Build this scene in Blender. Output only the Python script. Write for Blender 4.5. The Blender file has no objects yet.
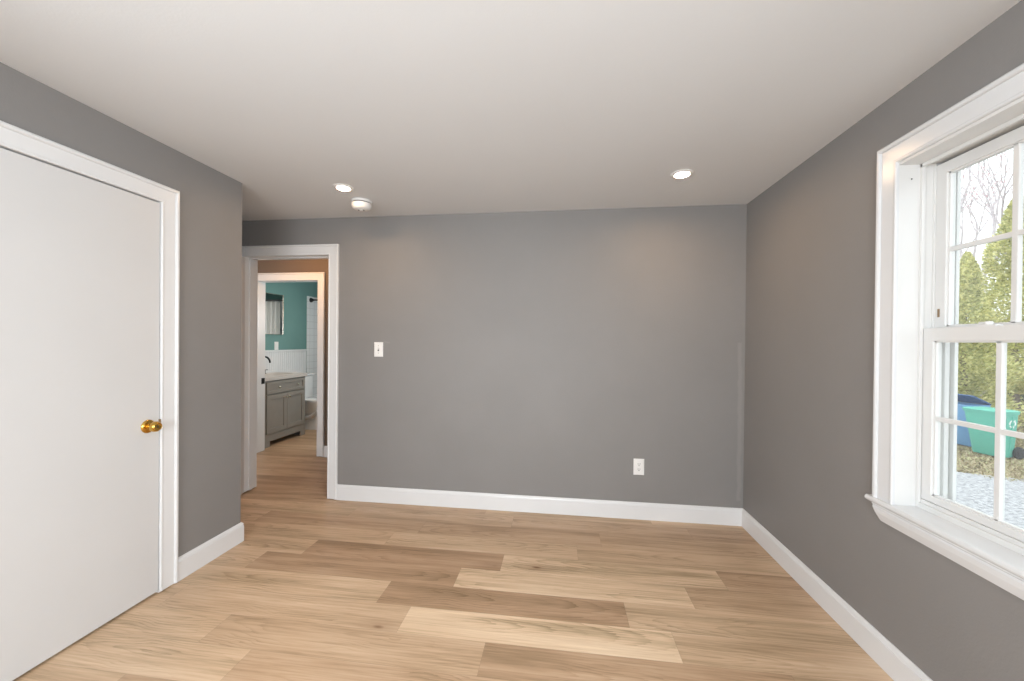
import bpy, bmesh, math, random
from mathutils import Vector, Matrix

# ------------------------------------------------------------------ camera, world, light, exposure
sc = bpy.context.scene
COL = sc.collection
FPX, YAW, PITCH, ROLL, EYE, CYS = 384.0, 0.12556695, -0.00555660, 0.00932451, 1.32277745, 3.68968
XR, XL, YB, YE, H = 1.3322, -2.0646, 2.9825, 2.2637, 2.34     # right wall, left wall, back wall, end of left wall, ceiling
GZ = -1.0                                                     # level of the yard outside

cam_d = bpy.data.cameras.new('camera')
cam = bpy.data.objects.new('camera', cam_d); COL.objects.link(cam)
F = Vector((-math.sin(YAW) * math.cos(PITCH), math.cos(YAW) * math.cos(PITCH), math.sin(PITCH)))
R0 = Vector((math.cos(YAW), math.sin(YAW), 0)); U0 = R0.cross(F)
Rv = R0 * math.cos(ROLL) + U0 * math.sin(ROLL); Uv = -R0 * math.sin(ROLL) + U0 * math.cos(ROLL)
cam.matrix_world = Matrix((( Rv.x, Uv.x, -F.x, 0), (Rv.y, Uv.y, -F.y, 0), (Rv.z, Uv.z, -F.z, EYE), (0, 0, 0, 1)))
cam_d.sensor_width = 36; cam_d.lens = FPX * 36 / 1024; cam_d.shift_y = CYS / 1024
cam_d.clip_start = .02; cam_d.clip_end = 300
sc.camera = cam

sc.view_settings.view_transform = 'Standard'; sc.view_settings.look = 'None'
sc.view_settings.gamma = 1; sc.view_settings.use_curve_mapping = False
sc.view_settings.exposure = 0.55
sc.cycles.use_denoising = True
sc.cycles.max_bounces = 10; sc.cycles.diffuse_bounces = 6; sc.cycles.glossy_bounces = 5
sc.cycles.transparent_max_bounces = 12; sc.cycles.sample_clamp_indirect = 6

wd = bpy.data.worlds.new('overcast_sky'); sc.world = wd; wd.use_nodes = True
bg = wd.node_tree.nodes['Background']; bg.inputs[0].default_value = (.91, .96, 1, 1); bg.inputs[1].default_value = 1.5


def area(name, loc, target, sx, sy, watts, col):
    d = bpy.data.lights.new(name, 'AREA'); d.shape = 'RECTANGLE'; d.size = sx; d.size_y = sy; d.energy = watts; d.color = col
    o = bpy.data.objects.new(name, d); COL.objects.link(o); o.location = loc
    o.rotation_euler = (Vector(target) - Vector(loc)).to_track_quat('-Z', 'Y').to_euler()
    return o


# added fill lamps standing for daylight at unseen windows behind the camera, the hall lamp and the bathroom light
area('fill_light_rear', (-.35, -2.62, 1.42), (-.35, 5, .9), 1.9, 1.35, 36, (.88, .945, 1)).data.spread = math.radians(110)
area('fill_light_side', (XL - .22, -.55, 1.42), (3, -.55, 1.42), 1.15, 1.25, 58, (.88, .945, 1))
area('fill_light_right', (XR + .24, -.75, 1.42), (-3, -.75, 1.42), 1.0, 1.25, 76, (.88, .945, 1))
pl = bpy.data.lights.new('hall_lamp', 'POINT'); pl.energy = 9; pl.color = (1, .54, .24); pl.shadow_soft_size = .07
po = bpy.data.objects.new('hall_lamp', pl); COL.objects.link(po); po.location = (-2.75, 3.45, 2.2)
area('bathroom_lamp', (-3.1, 4.9, 2.32), (-3.1, 4.9, 0), .4, .4, 3.5, (1, .86, .70))
area('bathroom_daylight', (-2.32, 5.0, 1.45), (-4, 5.0, 1.1), .7, .8, 13, (.88, .95, 1))


# ------------------------------------------------------------------ materials
def mat(name, col, rough=.5, metal=0, spec=.5, var=.0, vscale=6, bump=0, bscale=80, coat=0):
    m = bpy.data.materials.new(name); m.use_nodes = True
    nt = m.node_tree; b = nt.nodes['Principled BSDF']
    b.inputs['Roughness'].default_value = rough; b.inputs['Metallic'].default_value = metal
    b.inputs['Specular IOR Level'].default_value = spec
    b.inputs['Coat Weight'].default_value = coat
    tc = nt.nodes.new('ShaderNodeTexCoord')
    n = nt.nodes.new('ShaderNodeTexNoise'); n.inputs['Scale'].default_value = vscale; n.inputs['Detail'].default_value = 4
    nt.links.new(tc.outputs['Object'], n.inputs['Vector'])
    r = nt.nodes.new('ShaderNodeValToRGB')
    r.color_ramp.elements[0].position = .3; r.color_ramp.elements[1].position = .7
    r.color_ramp.elements[0].color = [c * (1 - var) for c in col] + [1]
    r.color_ramp.elements[1].color = [min(1, c * (1 + var)) for c in col] + [1]
    nt.links.new(n.outputs['Fac'], r.inputs['Fac']); nt.links.new(r.outputs['Color'], b.inputs['Base Color'])
    if bump:
        n2 = nt.nodes.new('ShaderNodeTexNoise'); n2.inputs['Scale'].default_value = bscale; n2.inputs['Detail'].default_value = 3
        nt.links.new(tc.outputs['Object'], n2.inputs['Vector'])
        bp = nt.nodes.new('ShaderNodeBump'); bp.inputs['Strength'].default_value = bump; bp.inputs['Distance'].default_value = .002
        nt.links.new(n2.outputs['Fac'], bp.inputs['Height']); nt.links.new(bp.outputs['Normal'], b.inputs['Normal'])
    return m


M = {}
M['wall'] = mat('grey_wall_paint', (.240, .229, .221), .55, spec=.35, var=.025, vscale=2.5, bump=.25, bscale=140)


def touched_up_wall():
    """The grey paint with two paler touch-up marks: a tall strip beside the corner and a streak by the switch."""
    m = M['wall'].copy(); m.name = 'grey_wall_paint_touched_up'; nt = m.node_tree; L = nt.links.new
    b = nt.nodes['Principled BSDF']; src = b.inputs['Base Color'].links[0].from_socket
    tc = nt.nodes.new('ShaderNodeTexCoord'); nz = nt.nodes.new('ShaderNodeTexNoise'); nz.inputs['Scale'].default_value = 9
    L(tc.outputs['Object'], nz.inputs['Vector'])
    s = nt.nodes.new('ShaderNodeSeparateXYZ'); L(tc.outputs['Object'], s.inputs[0])

    def op(o, *a):
        n = nt.nodes.new('ShaderNodeMath'); n.operation = o
        for i, x in enumerate(a):
            if isinstance(x, (int, float)): n.inputs[i].default_value = x
            else: L(x, n.inputs[i])
        return n.outputs[0]
    j = op('MULTIPLY_ADD', nz.outputs['Fac'], .03, -.015)

    def patch(cx, cz, w, h, soft):
        dx = op('SUBTRACT', op('ABSOLUTE', op('ADD', op('SUBTRACT', s.outputs[0], cx), j)), w)
        dz = op('SUBTRACT', op('ABSOLUTE', op('ADD', op('SUBTRACT', s.outputs[2], cz), j)), h)
        r = nt.nodes.new('ShaderNodeMapRange'); r.inputs[1].default_value = soft; r.inputs[2].default_value = -soft; L(op('MAXIMUM', dx, dz), r.inputs[0]); return r.outputs[0]
    f = op('MULTIPLY', op('MAXIMUM', patch(1.302, .76, .013, .58, .006), op('MULTIPLY', patch(-1.405, 1.312, .03, .005, .004), .9)), .32)
    mx = nt.nodes.new('ShaderNodeMix'); mx.data_type = 'RGBA'; L(f, mx.inputs[0]); L(src, mx.inputs[6]); mx.inputs[7].default_value = (.36, .335, .31, 1)
    L(mx.outputs[2], b.inputs['Base Color']); return m


M['wall_touched'] = touched_up_wall()
M['hall_wall'] = mat('brown_hall_paint', (.155, .115, .085), .55, spec=.3, var=.02)
M['ceiling'] = mat('ceiling_paint', (.715, .725, .735), .8, spec=.2, var=.012, vscale=1.5, bump=.2, bscale=120)
M['trim'] = mat('white_trim_paint', (.74, .74, .74), .28, spec=.5, var=.01)
M['window_trim'] = mat('white_window_casing_paint', (.70, .705, .71), .25, spec=.5, var=.01)
M['door'] = mat('white_door_paint', (.63, .625, .62), .4, spec=.45, var=.012, vscale=3, bump=.08, bscale=200)
M['vinyl'] = mat('white_window_vinyl', (.70, .695, .68), .35, var=.015)
M['plate'] = mat('white_plastic', (.83, .82, .80), .3, var=.005)
M['dark'] = mat('dark_slot', (.03, .03, .03), .6)
M['brass'] = mat('polished_brass', (.66, .39, .085), .14, metal=1, var=.08, vscale=30)
M['black'] = mat('matte_black_metal', (.012, .012, .013), .35, spec=.5)
M['bronze'] = mat('dull_bronze_latch', (.28, .19, .11), .45, metal=.4)
M['teal'] = mat('teal_wall_paint', (.16, .295, .275), .5, spec=.35, var=.03, vscale=3)
M['vanity'] = mat('taupe_cabinet_paint', (.29, .265, .235), .36, var=.03, vscale=10)
M['counter'] = mat('cream_cultured_marble', (.58, .53, .49), .3, var=.012, vscale=9)
M['porcelain'] = mat('white_porcelain', (.84, .84, .84), .1, var=.005)
M['nickel'] = mat('brushed_nickel', (.75, .68, .58), .25, metal=1)
M['curtain'] = mat('white_curtain_cloth', (.75, .75, .74), .8, var=.02)
M['mirror'] = mat('mirror_glass', (.9, .9, .9), .02, metal=1)
M['ext_trim'] = mat('exterior_white_paint', (.78, .80, .82), .5, var=.02)
M['gravel'] = mat('gravel_stone', (.40, .40, .41), .9, var=.45, vscale=18, bump=1, bscale=40)
M['soil'] = mat('brown_soil', (.22, .17, .12), .95, var=.3, vscale=4)
M['blue_bin'] = mat('blue_bin_plastic', (.17, .37, .64), .45, var=.06, vscale=12)
M['blue_lid'] = mat('navy_bin_plastic', (.07, .14, .30), .16, var=.06, vscale=12)
M['green_bin'] = mat('green_bin_plastic', (.13, .50, .39), .42, var=.06, vscale=12)
M['rubber'] = mat('black_rubber', (.03, .03, .032), .7, var=.2, vscale=20)
M['emblem'] = mat('white_print', (.85, .88, .86), .5)
M['bark'] = mat('grey_bark', (.28, .24, .21), .9, var=.3, vscale=14, bump=.6, bscale=30)
M['twig'] = mat('pale_winter_bark', (.56, .51, .52), .9, var=.25, vscale=8)
M['bud'] = mat('pink_buds', (.62, .34, .36), .8, var=.2, vscale=40)


def lens_material(name, strength, col):
    m = bpy.data.materials.new(name); m.use_nodes = True; nt = m.node_tree
    nt.nodes.remove(nt.nodes['Principled BSDF'])
    e = nt.nodes.new('ShaderNodeEmission'); e.inputs[0].default_value = col; e.inputs[1].default_value = strength
    nt.links.new(e.outputs[0], nt.nodes['Material Output'].inputs[0]); return m


M['lens'] = lens_material('warm_led_lens', 185, (1, .66, .38, 1))


def glass_material():
    m = bpy.data.materials.new('window_pane_glass'); m.use_nodes = True; nt = m.node_tree
    nt.nodes.remove(nt.nodes['Principled BSDF'])
    t = nt.nodes.new('ShaderNodeBsdfTransparent'); t.inputs[0].default_value = (.97, .985, .98, 1)
    g = nt.nodes.new('ShaderNodeBsdfGlossy'); g.inputs['Roughness'].default_value = .01
    lw = nt.nodes.new('ShaderNodeLayerWeight'); pw = nt.nodes.new('ShaderNodeMath'); pw.operation = 'POWER'; pw.inputs[1].default_value = 5
    f = nt.nodes.new('ShaderNodeMath'); f.operation = 'MULTIPLY_ADD'; f.inputs[1].default_value = .9; f.inputs[2].default_value = .02
    nt.links.new(lw.outputs['Facing'], pw.inputs[0]); nt.links.new(pw.outputs[0], f.inputs[0])
    mx = nt.nodes.new('ShaderNodeMixShader'); veil = nt.nodes.new('ShaderNodeMixShader'); tl = nt.nodes.new('ShaderNodeBsdfTranslucent')
    veil.inputs[0].default_value = .035; tl.inputs[0].default_value = (.9, .9, .9, 1)                      # pale veil mixed in, imitating the bright haze over the view
    nt.links.new(t.outputs[0], veil.inputs[1]); nt.links.new(tl.outputs[0], veil.inputs[2])
    nt.links.new(f.outputs[0], mx.inputs[0]); nt.links.new(veil.outputs[0], mx.inputs[1]); nt.links.new(g.outputs[0], mx.inputs[2])
    nt.links.new(mx.outputs[0], nt.nodes['Material Output'].inputs[0]); return m


M['glass'] = glass_material()


def nd(nt, kind, **kw):
    n = nt.nodes.new(kind)
    for k, v in kw.items():
        if k in n.inputs: n.inputs[k].default_value = v
        else: setattr(n, k, v)
    return n


def oak_material():
    """Oak look vinyl planks: u along the plank, v across, tone and two seeds per plank in a colour attribute."""
    m = bpy.data.materials.new('oak_plank_flooring'); m.use_nodes = True; nt = m.node_tree; L = nt.links.new
    b = nt.nodes['Principled BSDF']
    uv = nd(nt, 'ShaderNodeUVMap', uv_map='plank')
    at = nd(nt, 'ShaderNodeAttribute', attribute_name='tone')
    sep = nd(nt, 'ShaderNodeSeparateColor'); L(at.outputs['Color'], sep.inputs[0])
    suv = nd(nt, 'ShaderNodeSeparateXYZ'); L(uv.outputs[0], suv.inputs[0])
    u, v, tone, s1, s2 = suv.outputs[0], suv.outputs[1], sep.outputs[0], sep.outputs[1], sep.outputs[2]

    def math_(op, a, c=None, d=None):
        n = nd(nt, 'ShaderNodeMath', operation=op)
        for i, x in enumerate((a, c, d)):
            if x is None: continue
            if isinstance(x, (int, float)): n.inputs[i].default_value = x
            else: L(x, n.inputs[i])
        return n.outputs[0]

    def ramp(x, a, c, p=0, q=1):
        n = nd(nt, 'ShaderNodeMapRange')
        for i, k_ in ((1, a), (2, c), (3, p), (4, q)): n.inputs[i].default_value = k_
        L(x, n.inputs[0]); return n.outputs[0]

    def vec(x, y):
        n = nd(nt, 'ShaderNodeCombineXYZ'); L(x, n.inputs[0]); L(y, n.inputs[1]); return n.outputs[0]

    uo = math_('MULTIPLY_ADD', s1, 61.0, u); vo = math_('MULTIPLY_ADD', s2, 47.0, v)   # every plank its own piece of the pattern

    def noise(su, sv, det=4.0, rough=.6, dist=0.0):
        n = nd(nt, 'ShaderNodeTexNoise', Scale=1.0, Detail=det, Roughness=rough, Distortion=dist)
        L(vec(math_('MULTIPLY', uo, su), math_('MULTIPLY', vo, sv)), n.inputs['Vector']); return n.outputs['Fac']

    fibre, pore, broad, patch = noise(3.2, 95, 5), noise(9, 330, 3, .5), noise(.9, 11, 3, .5, .4), noise(1.7, 5, 2)
    wob = noise(2.6, 9, 2)
    # cathedral figure: long narrow rings about a centre of each plank's own
    rx = math_('MULTIPLY', math_('SUBTRACT', u, math_('MULTIPLY', s2, 1.2)), .55)
    ry = math_('ADD', math_('MULTIPLY', math_('SUBTRACT', v, math_('MULTIPLY_ADD', s1, .12, .03)), 6.0), math_('MULTIPLY_ADD', wob, .5, -.25))
    r_ = math_('SQRT', math_('ADD', math_('MULTIPLY', rx, rx), math_('MULTIPLY', ry, ry)))
    saw = math_('FRACT', math_('MULTIPLY_ADD', r_, 13.0, math_('MULTIPLY', fibre, .9)))
    rings = math_('MULTIPLY', ramp(saw, .55, 1.0), ramp(patch, .42, .6))
    g = math_('ADD', math_('MULTIPLY', ramp(fibre, .3, .7), .42), math_('MULTIPLY', ramp(broad, .3, .7), .58))
    g = math_('SUBTRACT', g, math_('MULTIPLY', rings, .30))
    g = math_('SUBTRACT', g, math_('MULTIPLY', ramp(pore, .60, .72), .16))
    cr = nd(nt, 'ShaderNodeValToRGB'); E_ = cr.color_ramp.elements
    E_[0].position = 0; E_[1].position = 1
    E_[0].color = (.325, .225, .125, 1); E_[1].color = (.775, .59, .41, 1)
    e = E_.new(.5); e.color = (.61, .425, .272, 1)
    L(g, cr.inputs['Fac'])
    lo = nd(nt, 'ShaderNodeValToRGB')
    lo.color_ramp.elements[0].color = (.64, .565, .52, 1); lo.color_ramp.elements[1].color = (1.15, 1.21, 1.25, 1)
    L(tone, lo.inputs['Fac'])
    mul = nd(nt, 'ShaderNodeMix', data_type='RGBA', blend_type='MULTIPLY'); mul.inputs[0].default_value = 1
    L(cr.outputs['Color'], mul.inputs[6]); L(lo.outputs['Color'], mul.inputs[7])
    # sparse knots with a dark heart and a soft brown halo
    vor = nd(nt, 'ShaderNodeTexVoronoi', feature='F1'); vor.inputs['Scale'].default_value = 1
    L(vec(math_('MULTIPLY', uo, 1.6), math_('MULTIPLY_ADD', vo, 4.2, math_('MULTIPLY', wob, .12))), vor.inputs['Vector'])
    vc = nd(nt, 'ShaderNodeSeparateColor'); L(vor.outputs['Color'], vc.inputs[0])
    has = math_('GREATER_THAN', vc.outputs[0], .84)
    kn = math_('ADD', math_('MULTIPLY', ramp(vor.outputs['Distance'], .02, .055, 1, 0), .55), math_('MULTIPLY', ramp(vor.outputs['Distance'], .03, .26, 1, 0), .28))
    mk = nd(nt, 'ShaderNodeMix', data_type='RGBA', blend_type='MIX'); L(math_('MULTIPLY', kn, has), mk.inputs[0])
    L(mul.outputs[2], mk.inputs[6]); mk.inputs[7].default_value = (.17, .075, .028, 1)
    # hairline bevel along the plank edges
    ev = math_('MINIMUM', v, math_('SUBTRACT', PW_, v)); eu = math_('MINIMUM', u, math_('SUBTRACT', PL_, u))
    ed = ramp(math_('MINIMUM', ev, eu), .0004, .0016, .80, 1)
    fin = nd(nt, 'ShaderNodeMix', data_type='RGBA', blend_type='MULTIPLY'); fin.inputs[0].default_value = 1
    cg = nd(nt, 'ShaderNodeCombineColor')
    for i in range(3): L(ed, cg.inputs[i])
    L(mk.outputs[2], fin.inputs[6]); L(cg.outputs[0], fin.inputs[7])
    L(fin.outputs[2], b.inputs['Base Color'])
    b.inputs['Roughness'].default_value = .38; b.inputs['Specular IOR Level'].default_value = .4
    bp = nd(nt, 'ShaderNodeBump', Strength=.15, Distance=.001); L(fibre, bp.inputs['Height']); L(bp.outputs[0], b.inputs['Normal'])
    return m


PW_, PL_ = .1757, 1.243
M['oak'] = oak_material()


def tile_material():
    m = bpy.data.materials.new('white_shower_tile'); m.use_nodes = True; nt = m.node_tree; L = nt.links.new
    b = nt.nodes['Principled BSDF']; tc = nd(nt, 'ShaderNodeTexCoord')
    s = nd(nt, 'ShaderNodeSeparateXYZ'); L(tc.outputs['Object'], s.inputs[0])
    ad = nd(nt, 'ShaderNodeMath', operation='ADD'); L(s.outputs[0], ad.inputs[0]); L(s.outputs[1], ad.inputs[1])
    c = nd(nt, 'ShaderNodeCombineXYZ'); L(ad.outputs[0], c.inputs[0]); L(s.outputs[2], c.inputs[1])
    br = nd(nt, 'ShaderNodeTexBrick', offset=0.0); L(c.outputs[0], br.inputs['Vector'])
    br.inputs['Scale'].default_value = 1; br.inputs['Brick Width'].default_value = .108; br.inputs['Row Height'].default_value = .108
    br.inputs['Mortar Size'].default_value = .0025
    br.inputs['Color1'].default_value = br.inputs['Color2'].default_value = (.80, .81, .81, 1); br.inputs['Mortar'].default_value = (.58, .58, .58, 1)
    L(br.outputs['Color'], b.inputs['Base Color']); b.inputs['Roughness'].default_value = .12
    bp = nd(nt, 'ShaderNodeBump', Strength=.3, Distance=.002, invert=True); L(br.outputs['Fac'], bp.inputs['Height']); L(bp.outputs[0], b.inputs['Normal'])
    return m


M['tile'] = tile_material()


def leaf_material(name, dark, mid, light):
    m = bpy.data.materials.new(name); m.use_nodes = True; nt = m.node_tree; L = nt.links.new
    b = nt.nodes['Principled BSDF']; g = nd(nt, 'ShaderNodeNewGeometry'); r = nd(nt, 'ShaderNodeValToRGB')
    r.color_ramp.elements[0].color = (*dark, 1); r.color_ramp.elements[1].color = (*light, 1)
    e = r.color_ramp.elements.new(.5); e.color = (*mid, 1)
    L(g.outputs['Random Per Island'], r.inputs['Fac']); L(r.outputs['Color'], b.inputs['Base Color'])
    b.inputs['Roughness'].default_value = .7
    return m


M['arb'] = leaf_material('yellow_green_scale_leaves', (.42, .45, .22), (.74, .73, .37), (.93, .88, .48))
M['evergreen'] = leaf_material('dark_green_needles', (.13, .17, .11), (.24, .29, .18), (.36, .39, .24))
M['grass'] = leaf_material('dry_straw_grass', (.34, .27, .16), (.52, .43, .27), (.50, .50, .26))


# ------------------------------------------------------------------ mesh helpers
def obj(name, bm, m, parent=None, smooth=False, loc=None):
    me = bpy.data.meshes.new(name)
    bmesh.ops.recalc_face_normals(bm, faces=bm.faces[:])
    bm.to_mesh(me); bm.free()
    if smooth:
        for p in me.polygons: p.use_smooth = True
        try: me.set_sharp_from_angle(angle=math.radians(38))
        except Exception: pass
    o = bpy.data.objects.new(name, me); COL.objects.link(o); me.materials.append(M[m] if isinstance(m, str) else m)
    if parent is not None:
        o.parent = parent
        if parent.location.length: o.matrix_parent_inverse = Matrix.Translation(parent.location).inverted() if parent.rotation_euler.z == 0 else Matrix.Identity(4)
    if loc is not None: o.location = loc
    return o


def tag(o, label, cat, group=None, kind=None):
    o['label'] = label; o['category'] = cat
    if group: o['group'] = group
    if kind: o['kind'] = kind
    return o


def empty(name, loc, label, cat, group=None, kind=None, rz=0):
    o = bpy.data.objects.new(name, None); COL.objects.link(o); o.location = loc; o.rotation_euler = (0, 0, rz)
    o.empty_display_size = .05
    return tag(o, label, cat, group, kind)


def struct(name, bm, m, label, cat, smooth=False):
    return tag(obj(name, bm, m, None, smooth), label, cat, None, 'structure')


def box(bm, x0, x1, y0, y1, z0, z1, bev=0, mtx=None):
    vs = [bm.verts.new((x, y, z)) for x in (x0, x1) for y in (y0, y1) for z in (z0, z1)]
    fs = [(0, 1, 3, 2), (4, 6, 7, 5), (0, 4, 5, 1), (2, 3, 7, 6), (0, 2, 6, 4), (1, 5, 7, 3)]
    faces = [bm.faces.new([vs[i] for i in f]) for f in fs]
    new = vs
    if bev:
        es = list({e for f in faces for e in f.edges})
        r = bmesh.ops.bevel(bm, geom=es, offset=bev, segments=2, profile=.6, affect='EDGES')
        new = list({v for f in r['faces'] for v in f.verts})
    if mtx is not None: bmesh.ops.transform(bm, matrix=mtx, verts=[v for v in new if v.is_valid])
    return new


def sweep(bm, path, prof, up, side=1, closed=False):
    """Mitred sweep of profile (a sideways, b along up) along path; sideways = direction x up * side."""
    up = Vector(up).normalized(); P = [Vector(p) for p in path]; n = len(P)
    dirs = [(P[(i + 1) % n] - P[i]).normalized() for i in range(n if closed else n - 1)]
    lat = [d.cross(up).normalized() * side for d in dirs]
    rings = []
    for i in range(n):
        if closed: l0, l1 = lat[i - 1], lat[i]
        else: l0, l1 = lat[max(0, i - 1)], lat[min(i, n - 2)]
        mv = (l0 + l1); mv = mv / max(1e-6, (1 + l0.dot(l1)))
        rings.append([bm.verts.new(P[i] + mv * a + up * b) for a, b in prof])
    k = len(prof)
    for i in range(n if closed else n - 1):
        A, B = rings[i], rings[(i + 1) % n]
        for j in range(k): bm.faces.new((A[j], A[(j + 1) % k], B[(j + 1) % k], B[j]))
    if not closed:
        bm.faces.new(rings[0][::-1]); bm.faces.new(rings[-1])


def lathe(bm, prof, loc, axis='Z', n=32, cap=True):
    """prof: (radius, height) along axis."""
    ax = {'Z': Matrix.Identity(3), 'X': Matrix.Rotation(math.pi / 2, 3, 'Y'), '-Z': Matrix.Rotation(math.pi, 3, 'X'), 'Y': Matrix.Rotation(-math.pi / 2, 3, 'X'),
          '-Y': Matrix.Rotation(math.pi / 2, 3, 'X'), '-X': Matrix.Rotation(-math.pi / 2, 3, 'Y')}[axis]
    loc = Vector(loc); rings = []
    for r, h in prof:
        rings.append([bm.verts.new(loc + ax @ Vector((max(r, 1e-5) * math.cos(2 * math.pi * i / n), max(r, 1e-5) * math.sin(2 * math.pi * i / n), h))) for i in range(n)])
    for A, B in zip(rings, rings[1:]):
        for i in range(n): bm.faces.new((A[i], A[(i + 1) % n], B[(i + 1) % n], B[i]))
    if cap: bm.faces.new(rings[0][::-1]); bm.faces.new(rings[-1])


def tube(bm, pts, rad, n=10):
    P = [Vector(p) for p in pts]; rs = rad if isinstance(rad, (list, tuple)) else [rad] * len(P)
    rings = []; prev = None
    for i, p in enumerate(P):
        d = (P[min(i + 1, len(P) - 1)] - P[max(i - 1, 0)]).normalized()
        if prev is None:
            s = d.orthogonal().normalized()
        else:
            s = (prev - d * prev.dot(d)).normalized()
        prev = s; t = d.cross(s)
        rings.append([bm.verts.new(p + (s * math.cos(2 * math.pi * j / n) + t * math.sin(2 * math.pi * j / n)) * rs[i]) for j in range(n)])
    for A, B in zip(rings, rings[1:]):
        for j in range(n): bm.faces.new((A[j], A[(j + 1) % n], B[(j + 1) % n], B[j]))
    bm.faces.new(rings[0][::-1]); bm.faces.new(rings[-1])


def loft(bm, rings, cap=True):
    R = [[bm.verts.new(p) for p in r] for r in rings]; n = len(R[0])
    for A, B in zip(R, R[1:]):
        for j in range(n): bm.faces.new((A[j], A[(j + 1) % n], B[(j + 1) % n], B[j]))
    if cap: bm.faces.new(R[0][::-1]); bm.faces.new(R[-1])


def wall_boxes(bm, axis, plane0, plane1, u0, u1, z0, z1, holes=()):
    """Wall slab between plane0 and plane1 with rectangular holes (ua, ub, za, zb)."""
    us = sorted({u0, u1, *[h[0] for h in holes], *[h[1] for h in holes]})
    for a, b in zip(us, us[1:]):
        zs = [(z0, z1)]
        for h in holes:
            if h[0] <= a + 1e-6 and h[1] >= b - 1e-6:
                nz = []
                for c, d in zs:
                    if h[2] > c: nz.append((c, min(d, h[2])))
                    if h[3] < d: nz.append((max(c, h[3]), d))
                zs = nz
        for c, d in zs:
            if axis == 'x': box(bm, plane0, plane1, a, b, c, d)
            else: box(bm, a, b, plane0, plane1, c, d)


# ------------------------------------------------------------------ setting: floor, walls, ceiling
PW, PL = .1757, 1.243
ROWJ = {0: -1.577, -1: -1.805, -2: -.911, -3: -.726, -4: -1.557, -5: -1.295, 1: -1.124, 2: .278, 3: -1.58, 4: -.565}  # a joint of each row
TONES = {(0, -1.577): .16, (0, -.334): .80, (0, .909): .30, (-1, -1.805): .22, (-1, -.562): .86, (-1, .681): .45, (-2, -2.154): .70, (-2, -.911): .22,
         (-2, .332): .68, (-3, -1.969): .58, (-3, -.726): .98, (-3, .517): .60, (-4, -1.557): .50, (-4, -.314): .30, (-4, -2.8): .72,
         (-4, .929): .6, (-5, -2.538): .74, (-5, -1.295): .38, (-5, -.052): .40, (1, -2.367): .55, (1, -1.124): .60, (1, .119): .58, (2, -2.208): .30, (2, -.965): .32, (2, .278): .42,
         (3, -1.58): .45, (3, -.337): .40, (3, .906): .28}  # back rows lowered in tone, partly standing in for dimmer light there
rng = random.Random(7)
bm = bmesh.new(); uvl = bm.loops.layers.uv.new('plank'); cl = bm.loops.layers.float_color.new('tone')
X0, X1, Y0, Y1 = -4.35, XR, -2.45, 6.6
k = math.floor((Y0 - 2.361) / PW)
while 2.185 + k * PW < Y1:
    ya, yb = 2.185 + k * PW, 2.185 + (k + 1) * PW
    j = ROWJ.get(k, rng.uniform(-2, 0))
    x = j + PL * math.floor((X0 - j) / PL)
    while x < X1:
        tone = rng.uniform(.32, .7) if k < 5 else rng.uniform(.12, .42)  # hall planks toned darker to imitate the weaker light beyond the doorway
        for (kk, xx), t in TONES.items():
            if kk == k and abs(xx - x) < .08: tone = t
        su, sv = rng.random(), rng.random()
        xa, xb, yc, yd = max(x, X0), min(x + PL, X1), max(ya, Y0), min(yb, Y1)
        if xb > xa and yd > yc:
            f = bm.faces.new([bm.verts.new(c) for c in ((xa, yc, 0), (xb, yc, 0), (xb, yd, 0), (xa, yd, 0))])
            for lp in f.loops:
                lp[uvl].uv = (lp.vert.co.x - x, lp.vert.co.y - ya); lp[cl] = (tone, su, sv, 1)
        x += PL
    k += 1
struct('floor', bm, 'oak', 'light oak plank flooring running across the bedroom and hall', 'floor')

bm = bmesh.new(); box(bm, -4.5, XR + .2, -2.6, 6.75, H, H + .12)
struct('ceiling', bm, 'ceiling', 'plain white painted ceiling', 'ceiling')

WY0, WY1, WZ0, WZ1 = .960, 1.726, .690, 2.052           # window opening in the right wall
bm = bmesh.new(); wall_boxes(bm, 'x', XR, XR + .19, -2.45, YB + .13, -.25, H, [(WY0, WY1, WZ0 - .03, WZ1), (-1.27, -.23, .76, 2.05)])
struct('wall_right', bm, 'wall', 'grey painted wall on the right with the double hung window', 'wall')

DX0, DX1, DZ = -2.69, -1.916, 2.032                      # bedroom doorway in the back wall
bm = bmesh.new(); wall_boxes(bm, 'y', YB, YB + .13, -3.12, XR, 0, H, [(DX0 - .015, DX1 + .015, 0, DZ + .015)])
struct('wall_back', bm, 'wall_touched', 'grey painted back wall with the doorway at its left end', 'wall')

CY0, CY1, CZ = .980, 1.749, 2.031                        # closet door opening in the left wall
bm = bmesh.new(); wall_boxes(bm, 'x', XL - .115, XL, -2.45, YE, 0, H, [(CY0 - .012, CY1 + .012, 0, CZ + .012), (-1.15, .05, .76, 2.05)])
box(bm, -3.0, XL - .115, YE - .115, YE, 0, H)
struct('wall_left', bm, 'wall', 'grey painted wall on the left around the closet door', 'wall')
bm = bmesh.new(); box(bm, -3.12, -3.0, YE - .115, YB, 0, H)
struct('wall_alcove', bm, 'wall', 'grey painted side wall of the door alcove', 'wall')
bm = bmesh.new(); box(bm, -2.95, -2.85, .35, YE - .115, 0, H); box(bm, -2.85, XL - .115, .35, .45, 0, H)
struct('wall_closet', bm, 'wall', 'rear wall of the closet behind the flush door', 'wall')
bm = bmesh.new(); wall_boxes(bm, 'y', -2.6, -2.45, -3.0, XR + .19, 0, H, [(-1.3, .6, .74, 2.1)])
struct('wall_rear', bm, 'wall', 'grey painted wall behind the viewer with an added window opening', 'wall')

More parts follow.
